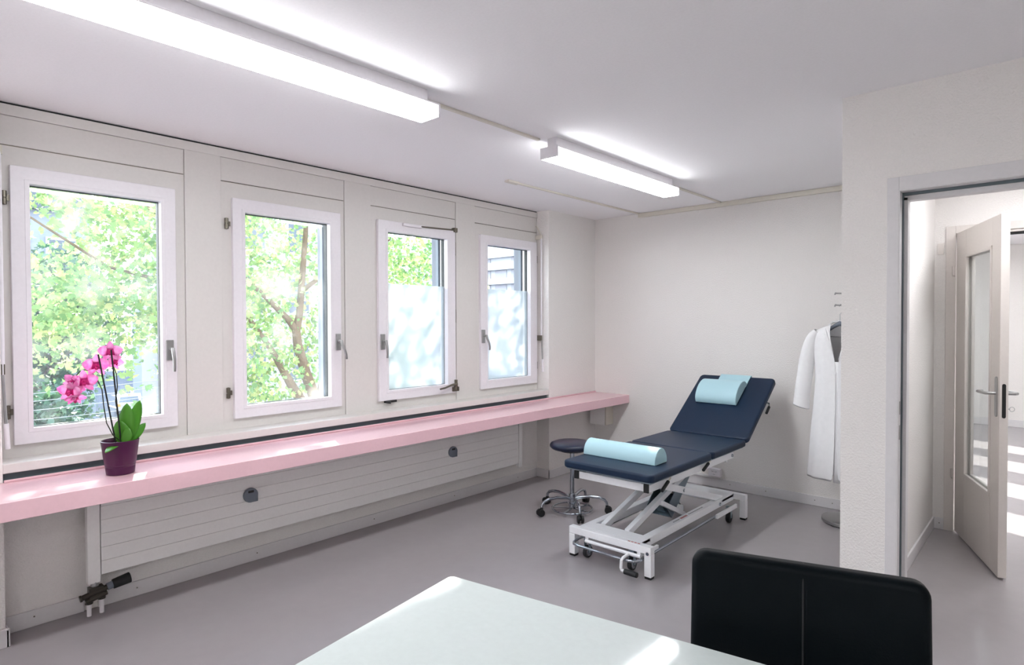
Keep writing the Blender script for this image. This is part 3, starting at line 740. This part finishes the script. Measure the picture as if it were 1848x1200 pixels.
# rounded slab: outline (x,z) extruded in y, softly bevelled, centre seam groove made by two panels
def cpanel(x0, x1, cornerL, cornerR):
    poly = []
    r = .035
    poly += [(x0, .47)]
    poly += [(x1, .47)]
    if cornerR: poly += [(x1-.012*0, .60)]+[(x1-r+r*math.cos(math.radians(t)), .922-r+r*math.sin(math.radians(t))) for t in range(0, 91, 15)]
    else: poly += [(x1, .923)]
    if cornerL: poly += [(x0+r+r*math.cos(math.radians(t)), .922-r+r*math.sin(math.radians(t))) for t in range(90, 181, 15)]
    else: poly += [(x0, .923)]
    return poly
lean = Matrix.Translation((0, 0, .47)) @ Matrix.Rotation(math.radians(-6), 4, 'X') @ Matrix.Translation((0, 0, -.47))
TOPFIX = Matrix.Translation((0, -.047, 0))
CMT = CM @ TOPFIX @ lean
CB = MB().prism(cpanel(-.255, .255, True, True), 'y', -.030, .030, M4=CMT)
back = CB.build('backrest', M['leather'], CH, bevel=.020, seg=6, angle=50)
def seamline(x, d, r_):
    pts = [(x, -.030-d, .48+.02*i) for i in range(21)]+[(x, -.027-d, .908+d*.3), (x, -.018-d*.5, .9185+d), (x, 0, .9225+d), (x, .018+d*.5, .9185+d), (x, .030+d, .905)]
    return MB().tube([CMT @ Vector(p) for p in pts], r_, 8)
seamline(0, -.0005, .0022).build('seam', M['rubber'], back, smooth=True)
for x in (-.008, .008): seamline(x, -.0004, .0009).build('stitching', M['leather'], back, smooth=True)
CS = MB().prism(rrect(-.235, .235, -.44, .0, .04), 'z', .42, .50, M4=CM); CS.build('seat', M['leather'], CH, bevel=.018, seg=4, angle=50)
for x, y_ in ((-.21, -.02), (.19, -.02), (-.21, -.42), (.19, -.42)):
    MB().box(x, x+.022, y_, y_+.022, 0, .425, M4=CM).build('leg', M['chrome'], CH, bevel=.002)

# ---------------------------------------------------------------- coat stand, hanger, coat
CSX, CSY = -1.15, 4.965
CO = thing('coat_stand', (CSX, CSY, 0), 'steel coat stand with a round base, half hidden behind the partition corner', 'coat stand')
MB().lathe((CSX, CSY, 0), [(.172, .006), (.175, .010), (.175, .028), (.168, .034), (.08, .052), (.03, .062), (.018, .08)], 48).build('base', M['steelb'], CO, smooth=True, angle=35)
MB().cyl((CSX, CSY, .0), (CSX, CSY, .0065), .165, 40).build('base_pad', M['rubber'], CO)
MB().cyl((CSX, CSY, .075), (CSX, CSY, 1.74), .0165, 20).build('pole', M['steelb'], CO, smooth=True)
for z_, dx, L_ in ((1.70, -1, .085), (1.612, -1, .085), (1.70, 1, .085), (1.612, 1, .085)):
    h = MB().cyl((CSX, CSY, z_), (CSX+dx*L_, CSY-.02, z_+.004), .0055, 10); h.cyl((CSX+dx*L_, CSY-.02, z_-.0), (CSX+dx*(L_+.008), CSY-.022, z_+.004), .010, 12)
    h.build('peg', M['steelb'], CO, smooth=True)
HX, HY = -1.198, 4.905
HG = thing('clothes_hanger', (HX, HY, 1.36), 'grey plastic hanger holding the white coat on the stand', 'hanger')
hk = [(HX+.001, HY, 1.500), (HX, HY, 1.545), (HX+.010, HY, 1.562), (HX+.026, HY+.012, 1.580), (HX+.030, HY+.025, 1.602), (HX+.018, HY+.034, 1.620), (HX-.004, HY+.036, 1.622), (HX-.014, HY+.036, 1.605)]
MB().tube(hk, .0025, 8).build('hook', M['steelb'], HG, smooth=True)
hb = MB(); rows = []
for i in range(25):
    s_ = (i-12)/12; x = HX+.17*s_; z = 1.480-.125*abs(s_)**1.2; hh = .019*(1-.45*abs(s_)); dd = .012+.014*abs(s_)
    rows.append([(x, HY+dd*math.cos(t), z+hh*math.sin(t)) for t in [2*math.pi*k/10 for k in range(10)]])
hb.grid(rows, closed_u=True); hb.f += [tuple(range(10))[::-1], tuple(range(240, 250))]; hb.mi += [0, 0]
hb.build('shoulder_bar', M['grey'], HG, smooth=True, angle=80)
MB().cyl((HX-.17, HY, 1.383), (HX+.17, HY, 1.383), .004, 8).build('trouser_bar', M['steelb'], HG, smooth=True)

LC = thing('lab_coat', (HX, HY, .32), 'long white coat with a collar hanging open-necked on the coat stand', 'coat')
def coat_ring(z, hw, dep, n=44, ph=0.0, amp=0.0, gap=None):
    """open ring round the body from the front opening edge to the other; gap = half opening at the front (x)"""
    pts = []; g = gap if gap is not None else .002
    a0 = math.asin(min(.98, g/hw))
    for i in range(n+1):
        t = a0+(2*math.pi-2*a0)*i/n           # 0 = front centre, going to viewer's left first
        x = HX-hw*math.sin(t)*(1 if True else 1); y = HY-dep*math.cos(t)
        rr = 1+amp*math.sin(9*t+ph+z*3)
        pts.append((HX+(x-HX)*(1+.3*(rr-1)), HY+(y-HY)*rr, z))
    return pts
lev = [(1.462, .085, .050, .052), (1.445, .135, .055, .052), (1.42, .180, .060, .050), (1.39, .200, .066, .046), (1.34, .196, .072, .038), (1.26, .182, .078, .022), (1.20, .172, .080, .010), (1.10, .165, .08, .004), (1.0, .165, .08, .004), (.85, .180, .085, .004), (.65, .195, .09, .006), (.45, .208, .094, .010), (.32, .214, .096, .014)]
rows = [coat_ring(z, hw, dp, gap=gp, amp=.02+.10*max(0, (1.1-z))) for z, hw, dp, gp in lev]
cb = MB().grid(rows); bd_ = cb.build('coat_body', M['coat'], LC, smooth=True, angle=80, recalc=False)
so_ = bd_.modifiers.new('solid', 'SOLIDIFY'); so_.thickness = .003; ss = bd_.modifiers.new('sub', 'SUBSURF'); ss.levels = 1; ss.render_levels = 1
for sg in (-1, 1):
    rows = []
    for (dx, dy, z, rx, ry) in ((.148, 0, 1.424, .020, .040), (.176, -.003, 1.396, .032, .048), (.200, -.008, 1.33, .044, .052), (.222, -.015, 1.20, .052, .052), (.232, -.02, 1.10, .050, .050), (.243, -.03, 1.0, .052, .048), (.252, -.03, .92, .050, .046), (.256, -.03, .845, .056, .050)):
        rows.append([(HX+sg*dx+rx*math.cos(t), HY+dy+ry*math.sin(t)*(1+.05*math.sin(3*t+z*20)), z+.015*math.cos(t)*sg) for t in [2*math.pi*k/20 for k in range(20)]])
    sv = MB().grid(rows, closed_u=True).build('sleeve', M['coat'], LC, smooth=True, angle=80, recalc=False)
    so_ = sv.modifiers.new('solid', 'SOLIDIFY'); so_.thickness = .003; ss = sv.modifiers.new('sub', 'SUBSURF'); ss.levels = 1; ss.render_levels = 1
    # lapel: notched flap lying on the chest beside the opening
    yy = HY-.070
    pl = [(HX+sg*.050, yy+.020, 1.470), (HX+sg*.082, yy+.012, 1.452), (HX+sg*.092, yy-.004, 1.405), (HX+sg*.068, yy-.008, 1.400), (HX+sg*.080, yy-.012, 1.372), (HX+sg*.012, yy-.020, 1.215), (HX+sg*.040, yy-.010, 1.33), (HX+sg*.050, yy-.002, 1.41)]
    lpb = MB().add(pl, [tuple(range(8))]); lo = lpb.build('lapel', M['coat'], LC)
    s_ = lo.modifiers.new('solid', 'SOLIDIFY'); s_.thickness = .004
rows = [[(HX-.014+.012*k, HY-dp*.985+.004, z) for k in range(5)] for z, hw, dp, gp in lev[6:]]
pk = MB().grid(rows).build('placket', M['coat'], LC, smooth=True, angle=80, recalc=False)
s_ = pk.modifiers.new('solid', 'SOLIDIFY'); s_.thickness = .002
kb = MB().tube([(HX-.062, HY-.03, 1.470), (HX-.055, HY+.03, 1.488), (HX, HY+.052, 1.495), (HX+.055, HY+.03, 1.488), (HX+.062, HY-.03, 1.470)], .008, 8)
kb.build('collar', M['coat'], LC, smooth=True, angle=80)
for z in (1.12, .98, .84): MB().cyl((HX-.010, HY-.083, z), (HX-.010, HY-.088, z), .008, 12).build('button', M['coat'], LC)

# ---------------------------------------------------------------- orchid
OX, OY = -3.405, .890
OR = thing('potted_orchid', (OX, OY, CZ1), 'pink orchid in a glossy plum pot standing on the pink counter', 'potted plant')
MB().lathe((OX, OY, CZ1), [(.056, .0005), (.060, .004), (.0635, .035), (.0625, .037), (.0655, .046), (.0645, .048), (.067, .056), (.080, .158), (.0815, .164), (.078, .166), (.074, .160), (.070, .13), (.01, .128)], 40).build('pot', M['plum'], OR, smooth=True, angle=40)
MB().lathe((OX, OY, CZ1), [(.072, .140), (.05, .148), (.01, .150)], 24).build('soil', M['soil'], OR, smooth=True)
def OP(y, z, dx=0): return Vector((OX+dx, y, z))
MB().cyl(OP(.872, .89, .015), OP(.800, 1.352, .02), .0036, 8).build('stake', M['stake'], OR, smooth=True)
MB().cyl(OP(.895, .90, .0), OP(.853, 1.372, .02), .0036, 8).build('stake', M['stake'], OR, smooth=True)
MB().tube([OP(.905, .905, .01), OP(.855, .96, .02), OP(.832, 1.02, .01), OP(.822, 1.10, .01), OP(.818, 1.18, .0), OP(.800, 1.235, -.01), OP(.782, 1.268, -.03), OP(.76, 1.278, -.04), OP(.74, 1.27, -.045), OP(.722, 1.245, -.05), OP(.702, 1.22, -.05), OP(.69, 1.19, -.05)], .0025, 8).build('flower_stem', M['stem'], OR, smooth=True, angle=80)
MB().tube([OP(.905, .905, -.01), OP(.89, 1.0, -.01), OP(.876, 1.12, -.01), OP(.882, 1.19, -.0), OP(.884, 1.25, -.02), OP(.876, 1.29, -.04), OP(.884, 1.33, -.045), OP(.876, 1.355, -.045)], .0025, 8).build('flower_stem', M['stem'], OR, smooth=True, angle=80)
def leafmesh(base, dirv, L_, W_, curl, twist=0, ref=(0.67, -.74, 0)):
    base = Vector(base); d = Vector(dirv).normalized(); side = d.cross(Vector(ref)).normalized()
    side = Matrix.Rotation(twist, 3, d) @ side
    nrm = d.cross(side).normalized(); rows = []
    for i in range(13):
        t = i/12; wd = W_*math.sin(math.pi*min(1, (t*.92+.06)))**.75*.5 if t < 1 else .001
        c = base+d*L_*t+nrm*curl*L_*t*t
        rows.append([c+side*wd*s_+nrm*(.18*wd*abs(s_)) for s_ in (-1, -.5, 0, .5, 1)])
    mb = MB().grid(rows); o = mb.build('leaf', M['oleaf'], OR, smooth=True, angle=80, recalc=False)
    so_ = o.modifiers.new('solid', 'SOLIDIFY'); so_.thickness = .0016
lb = (OX, .905, .90)
leafmesh(lb, (.0, .05, 1), .205, .085, .05)
leafmesh((OX+.005, .915, .905), (.0, .30, 1), .22, .062, -.1, .5)
leafmesh(lb, (.02, -.24, 1), .125, .085, .12)
leafmesh((OX, .91, .90), (.0, .75, .8), .135, .05, .1, .3)
leafmesh((OX+.02, .90, .90), (.15, .05, 1), .09, .06, .2)
leafmesh((OX+.015, .895, .920), (.62, -.72, .12), .115, .048, .38, 0, (0, 0, 1))
view = Vector((.96, -.25, .08))
def flower(c, size, fx=0.0, fz=0.0, spin=0.0, cup=.25):
    n0 = (view+Vector((0, fx, fz))).normalized(); u = n0.cross(Vector((0, 0, 1))).normalized(); v_ = u.cross(n0)
    mb = MB(); c = Vector(c)
    for k, (ang, L_, W_) in enumerate(((90, 1.05, .50), (0+10, 1.1, .86), (180-10, 1.1, .86), (-55, 1.05, .46), (-125, 1.05, .46))):
        a = math.radians(ang)+spin; d = u*math.cos(a)+v_*math.sin(a); s_ = n0.cross(d)
        rows = []
        for i in range(8):
            t = i/7; wd = size*.33*W_*(math.sin(math.pi*(t*.88+.10))**.8)
            p = c+d*size*.5*L_*t*1.05+n0*size*cup*(t*t*.5-.08)+n0*(-.002*k)
            rows.append([p+s_*wd*q*1.0+n0*(-.12*wd*q*q) for q in (-1, -.5, 0, .5, 1)])
        mb.cur = 1; mb.grid(rows[:3]); mb.cur = 0; mb.grid(rows[2:])
    fl = mb.build('flower', [M['petal'], M['petal2']], OR, smooth=True, angle=80, recalc=False)
    so_ = fl.modifiers.new('solid', 'SOLIDIFY'); so_.thickness = .0008
    lp = MB(); lp.lathe(c, [(.003, 0), (size*.09, size*.05), (size*.06, size*.16), (.002, size*.2)], 10, M4=n0.to_track_quat('Z', 'Y').to_matrix().to_4x4())
    lp.lathe(c-v_*size*.12, [(.002, 0), (size*.07, size*.06), (size*.09, size*.14), (.002, size*.22)], 10, M4=n0.to_track_quat('Z', 'Y').to_matrix().to_4x4())
    lp.build('lip', M['lip'], fl, smooth=True)
flower(OP(.858, 1.362, -0.015), 0.092)
flower(OP(.800, 1.298, -0.015), 0.101, .1, -.1)
flower(OP(.880, 1.310, -0.015), 0.069, .5, -.1, .3)
flower(OP(.888, 1.338, -0.025), 0.034, .2, .1, .6, .6)
flower(OP(.748, 1.225, -0.005), 0.101, -.05, .1, -.1)
flower(OP(.700, 1.228, -0.015), 0.069, -.6, .0, .7)
flower(OP(.690, 1.182, -0.005), 0.090, -.5, -.2, .2)
flower(OP(.712, 1.146, -0.005), 0.078, .2, -1.1, .0)
flower(OP(.735, 1.190, -0.015), 0.038, .3, .0, .4, .6)

# ---------------------------------------------------------------- outside
GZ = -6.0
box('ground_street', (-110, XO-.01, -30, 95, GZ-.3, GZ), M['asphalt'], **S)
rng = np.random.default_rng(11)
LOBE = np.array([(0, -.5), (.30, -.34), (.52, .0), (.24, .06), (.30, .40), (.08, .24), (0, .62), (-.08, .24), (-.30, .40), (-.24, .06), (-.52, .0), (-.30, -.34)])
def foliage(pts, size, mt, parent, name='foliage', hang=.5):
    n = len(pts); k = len(LOBE)
    nr = rng.normal(size=(n, 3)); nr[:, 2] += hang; nr /= np.linalg.norm(nr, axis=1)[:, None]
    a = np.cross(nr, rng.normal(size=(n, 3))); a /= np.linalg.norm(a, axis=1)[:, None]; b = np.cross(nr, a)
    sz = size*(.6+.8*rng.random(n))
    v = pts[:, None, :]+(a[:, None, :]*LOBE[None, :, 0:1]+b[:, None, :]*LOBE[None, :, 1:2])*sz[:, None, None]
    v = v-nr[:, None, :]*(np.abs(LOBE[None, :, 0:1])*.35)*sz[:, None, None]
    v = v.reshape(-1, 3)-np.array(world_of(parent).translation)
    me = bpy.data.meshes.new(name)
    me.vertices.add(n*k); me.vertices.foreach_set('co', v.ravel())
    me.loops.add(n*k); me.loops.foreach_set('vertex_index', np.arange(n*k, dtype=np.int32))
    me.polygons.add(n); me.polygons.foreach_set('loop_start', np.arange(0, n*k, k, dtype=np.int32))
    me.update(calc_edges=True); me.validate()
    me.materials.append(mt); o = bpy.data.objects.new(name, me); COL.objects.link(o); o.parent = parent
    return o
def clusters(n_c, per, lo, hi, rad, keep=None):
    c = rng.random((n_c*3, 3))*(np.array(hi)-lo)+lo
    if keep is not None: c = c[[bool(keep(*q)) for q in c]]
    c = c[:n_c]
    p = c[:, None, :]+rng.normal(size=(len(c), per, 3))*np.array(rad)[None, None, :]
    return p.reshape(-1, 3)
T1 = thing('street_tree', (-9, 5.3, GZ), 'leafy yellow-green tree with forked trunk right outside the windows', 'tree')
def limb(mb, pts, r0, r1):
    n = len(pts); mb.tube(pts, [r0+(r1-r0)*i/(n-1) for i in range(n)], 10)
tb = MB()
limb(tb, [(-9, 5.3, -6), (-9, 5.28, -3), (-9, 5.22, -.5), (-9, 5.12, .25), (-9, 4.97, .65), (-9, 4.83, 1.12), (-9, 4.80, 1.38), (-9, 4.86, 1.62), (-9, 4.93, 2.4), (-9, 4.98, 2.95), (-9, 5.1, 4.6)], .125, .03)
limb(tb, [(-9.02, 5.25, -.6), (-9, 4.88, .24), (-9, 4.72, .50), (-9, 4.55, .80), (-9, 4.38, 1.1), (-9.1, 4.0, 1.7)], .10, .03)
limb(tb, [(-9, 4.80, 1.38), (-9, 4.66, 1.56), (-9.1, 4.3, 1.95), (-9.2, 3.6, 2.6), (-9.3, 2.6, 3.2)], .06, .02)
limb(tb, [(-9, 5.2, -.3), (-9, 5.24, .4), (-9, 5.34, .85), (-9, 5.42, 1.3), (-9, 5.8, 2.6), (-9, 6.6, 3.8)], .08, .03)
limb(tb, [(-9, 4.9, 2.0), (-8.7, 5.3, 2.4), (-8.4, 6.2, 2.9)], .04, .015)
limb(tb, [(-9.1, 4.0, 1.7), (-9, 3.2, 2.0), (-8.8, 2.2, 2.2), (-8.6, 1.4, 2.7)], .03, .012)
tb.build('trunk', M['bark'], T1, smooth=True, angle=80)
def keep1(x, y, z):
    if y < 3.4 and z < 1.15+.25*math.sin(y*5): return False
    if y < 2.2 and 2.1 < z < 3.0: return rng.random() < .25
    if .50 < y/abs(x) < .60 and z < 3.2 and x > -9.15: return rng.random() < .15
    if y > .93*abs(x) or y > 8.9: return False
    return True
p1 = np.concatenate([clusters(520, 34, (-11.5, .9, .1), (-7.8, 9.0, 3.7), (.2, .22, .16), keep1), clusters(90, 34, (-10.5, .9, 1.0), (-7.8, 3.5, 3.4), (.2, .2, .15), keep1)])
p2 = clusters(400, 26, (-11.0, 1.6, 3.9), (-7.6, 8.0, 6.8), (.26, .28, .22))  # unseen upper crown, made dense to block sun from the room
foliage(np.concatenate([p1, p2]), .085, M['maple'], T1)
# darker trees further down the street
def round_tree(x, y, zt, r, n, label, size=.2, h=None):
    T = thing('dark_tree', (x, y, GZ), label, 'tree', group='dark trees along the street')
    MB().cyl((x, y, GZ), (x, y, zt-r), .2, 10, .1).build('trunk', M['bark'], T, smooth=True)
    d = rng.normal(size=(n, 3)); d /= np.linalg.norm(d, axis=1)[:, None]
    q = d*(r*(rng.random(n)**.25)*(.85+.25*np.sin(d[:, 0]*7+d[:, 2]*5)))[:, None]+np.array([x, y, zt-r])
    if h: q[:, 2] = (q[:, 2]-(zt-r))*h+(zt-r*h)
    foliage(q, size, M['teal'], T)
round_tree(-19, 2.5, .3, 2.2, 11000, 'dark bushy tree low outside the first window behind the orchid', .17)
round_tree(-19.5, 8.2, -1.4, 1.7, 3500, 'dark tree below street wires right of the orchid flowers', .15)
round_tree(-26, 4.9, 4.3, 2.2, 4500, 'tall dark tree in front of the grey house, upper left of the first window', .2, 1.3)
# houses
def facade(name, x0, x1, y0, y1, z1, mt, wins, label, roof=None, bands=False):
    T = thing(name, ((x0+x1)/2, (y0+y1)/2, GZ), label, 'building')
    MB().box(x0, x1, y0, y1, GZ, z1).build('wall', mt, T)
    if roof:
        MB().prism([(y0-.4, z1), (y1+.4, z1), ((y0+y1)/2+1, z1+roof), ((y0+y1)/2-1, z1+roof)], 'x', x0-.3, x1+.4).build('roof', M['roof'], T)
    for (a, b, c, d) in wins:
        f = MB().box(x1, x1+.08, a-.12, b+.12, c-.12, d+.12).build('window', M['fac3'], T)
        MB().box(x1+.08, x1+.1, a, b, c, d).build('pane', M['shade'], f)
    return T
w1 = [(y_, y_+1.0, z_, z_+1.7) for y_ in (2.6, 4.4, 6.2) for z_ in (-2.5, .7, 3.6)]
facade('townhouse', -40, -34, 1.6, 7.9, 6.6, M['fac2'], w1, 'grey townhouse with slate roof seen at the left of the first window', 2.4)
w2 = [(y_, y_+1.1, z_, z_+1.8) for y_ in (13.2, 15.6, 18.0, 20.4) for z_ in (-1.5, 2.0, 5.2)]
facade('townhouse', -42, -30, 12.2, 23.0, 8.6, M['fac1'], w2, 'pale townhouse behind the tree in the second window', 0)
MO = thing('office_building', (-56, 66, GZ), 'white modern building with ribbon windows seen in the fourth window', 'building')
MB().box(-76, -40, 60, 72, GZ, 13.8).build('wall', M['fac3'], MO)
for z0, z1 in ((-3.2, -.6), (2.6, 4.6), (6.6, 7.4), (8.55, 9.55), (10.2, 14.0)):
    MB().box(-76.3, -39.7, 59.3, 60, z0, z1).build('balcony_band', M['fac3'], MO)
for z0, z1 in ((7.4, 8.55), (9.55, 10.2), (4.6, 6.6), (-.6, 2.6)):
    mb = MB()
    for i in range(12):
        if z1-z0 > .7 or i % 3: mb.box(-75.5+i*3, -73.4+i*3, 59.9, 59.99, z0+.05, z1-.02)
    mb.build('window_strip', M['fac1'], MO)
# shop with awning beside the street
SH = thing('shop', (-50, 18, GZ), 'pale corner shop with a light awning at the end of the street', 'shop')
MB().box(-66, -54, 18.4, 30, GZ, 3.5).build('wall', M['fac2'], SH)
MB().add([(-54, 18.2, -1.9), (-54, 24, -1.9), (-51.5, 24, -3.0), (-51.5, 18.2, -3.0), (-54, 18.2, -2.0), (-54, 24, -2.0), (-51.5, 24, -3.1), (-51.5, 18.2, -3.1)], [(0, 1, 2, 3), (4, 7, 6, 5), (0, 3, 7, 4), (1, 5, 6, 2), (3, 2, 6, 7), (0, 4, 5, 1)]).build('awning', M['awn'], SH)
MB().box(-54, -53.9, 18.8, 23.5, -5.6, -3.2).build('shop_window', M['shade'], SH)
# car
cx, cy = -58.5, 16.0
CR = thing('car', (cx, cy, GZ), 'white car seen from behind driving down the street in the first window', 'car', rz=math.atan2(cy, cx))
CMt = Matrix.Translation((cx, cy, GZ)) @ Matrix.Rotation(math.atan2(-cy, -cx), 4, 'Z')
poly = [(2.1, .35), (2.15, .9), (1.9, 1.0), (1.55, 1.45), (-.3, 1.5), (-1.0, 1.0), (-2.0, .85), (-2.1, .4)]
MB().prism([(p[0], p[1]) for p in poly], 'y', -.88, .88, M4=CMt).build('body', M['carw'], CR, bevel=.06, seg=3)
MB().add([CMt @ Vector(p) for p in ((1.93, -.7, 1.0), (1.93, .7, 1.0), (1.60, .62, 1.42), (1.60, -.62, 1.42))], [(0, 1, 2, 3)]).build('rear_window', M['shade'], CR)
for sg in (-1, 1):
    MB().box(2.13, 2.18, sg*.72-.13, sg*.72+.13, .70, .92, M4=CMt).build('tail_light', M['amber'], CR)
    for wx in (1.35, -1.35): MB().cyl(CMt @ Vector((wx, sg*.70, .33)), CMt @ Vector((wx, sg*.90, .33)), .33, 18).build('wheel', M['rubber'], CR, smooth=True)
MB().box(1.2, 1.35, -.1, .1, 1.49, 1.58, M4=CMt).build('roof_light', M['amber'], CR)
# lane mark on the street
for i in range(4):
    tag(MB().box(-46-i*9, -43-i*9, 10.6+i*2.6, 10.8+i*2.6, GZ, GZ+.012).build('lane_mark', M['carw']), 'short white lane dash painted on the street outside the first window', 'lane mark', group='lane marks')
# overhead wires
for i, (ya, za, yb, zb) in enumerate(((-.5, .18, 9.5, .95), (-.5, .02, 9.5, .70), (-.5, -.20, 9.5, .48), (-.5, -.38, 9.5, .10))):
    pts = [(-14-.4*i, ya+(yb-ya)*t, za+(zb-za)*t-.25*math.sin(math.pi*t)) for t in [k_/12 for k_ in range(13)]]
    tag(MB().tube(pts, .007, 6).build('overhead_wire', M['conc'], smooth=True), 'thin pale overhead tram wire crossing the view of the first window', 'wire', group='overhead wires')
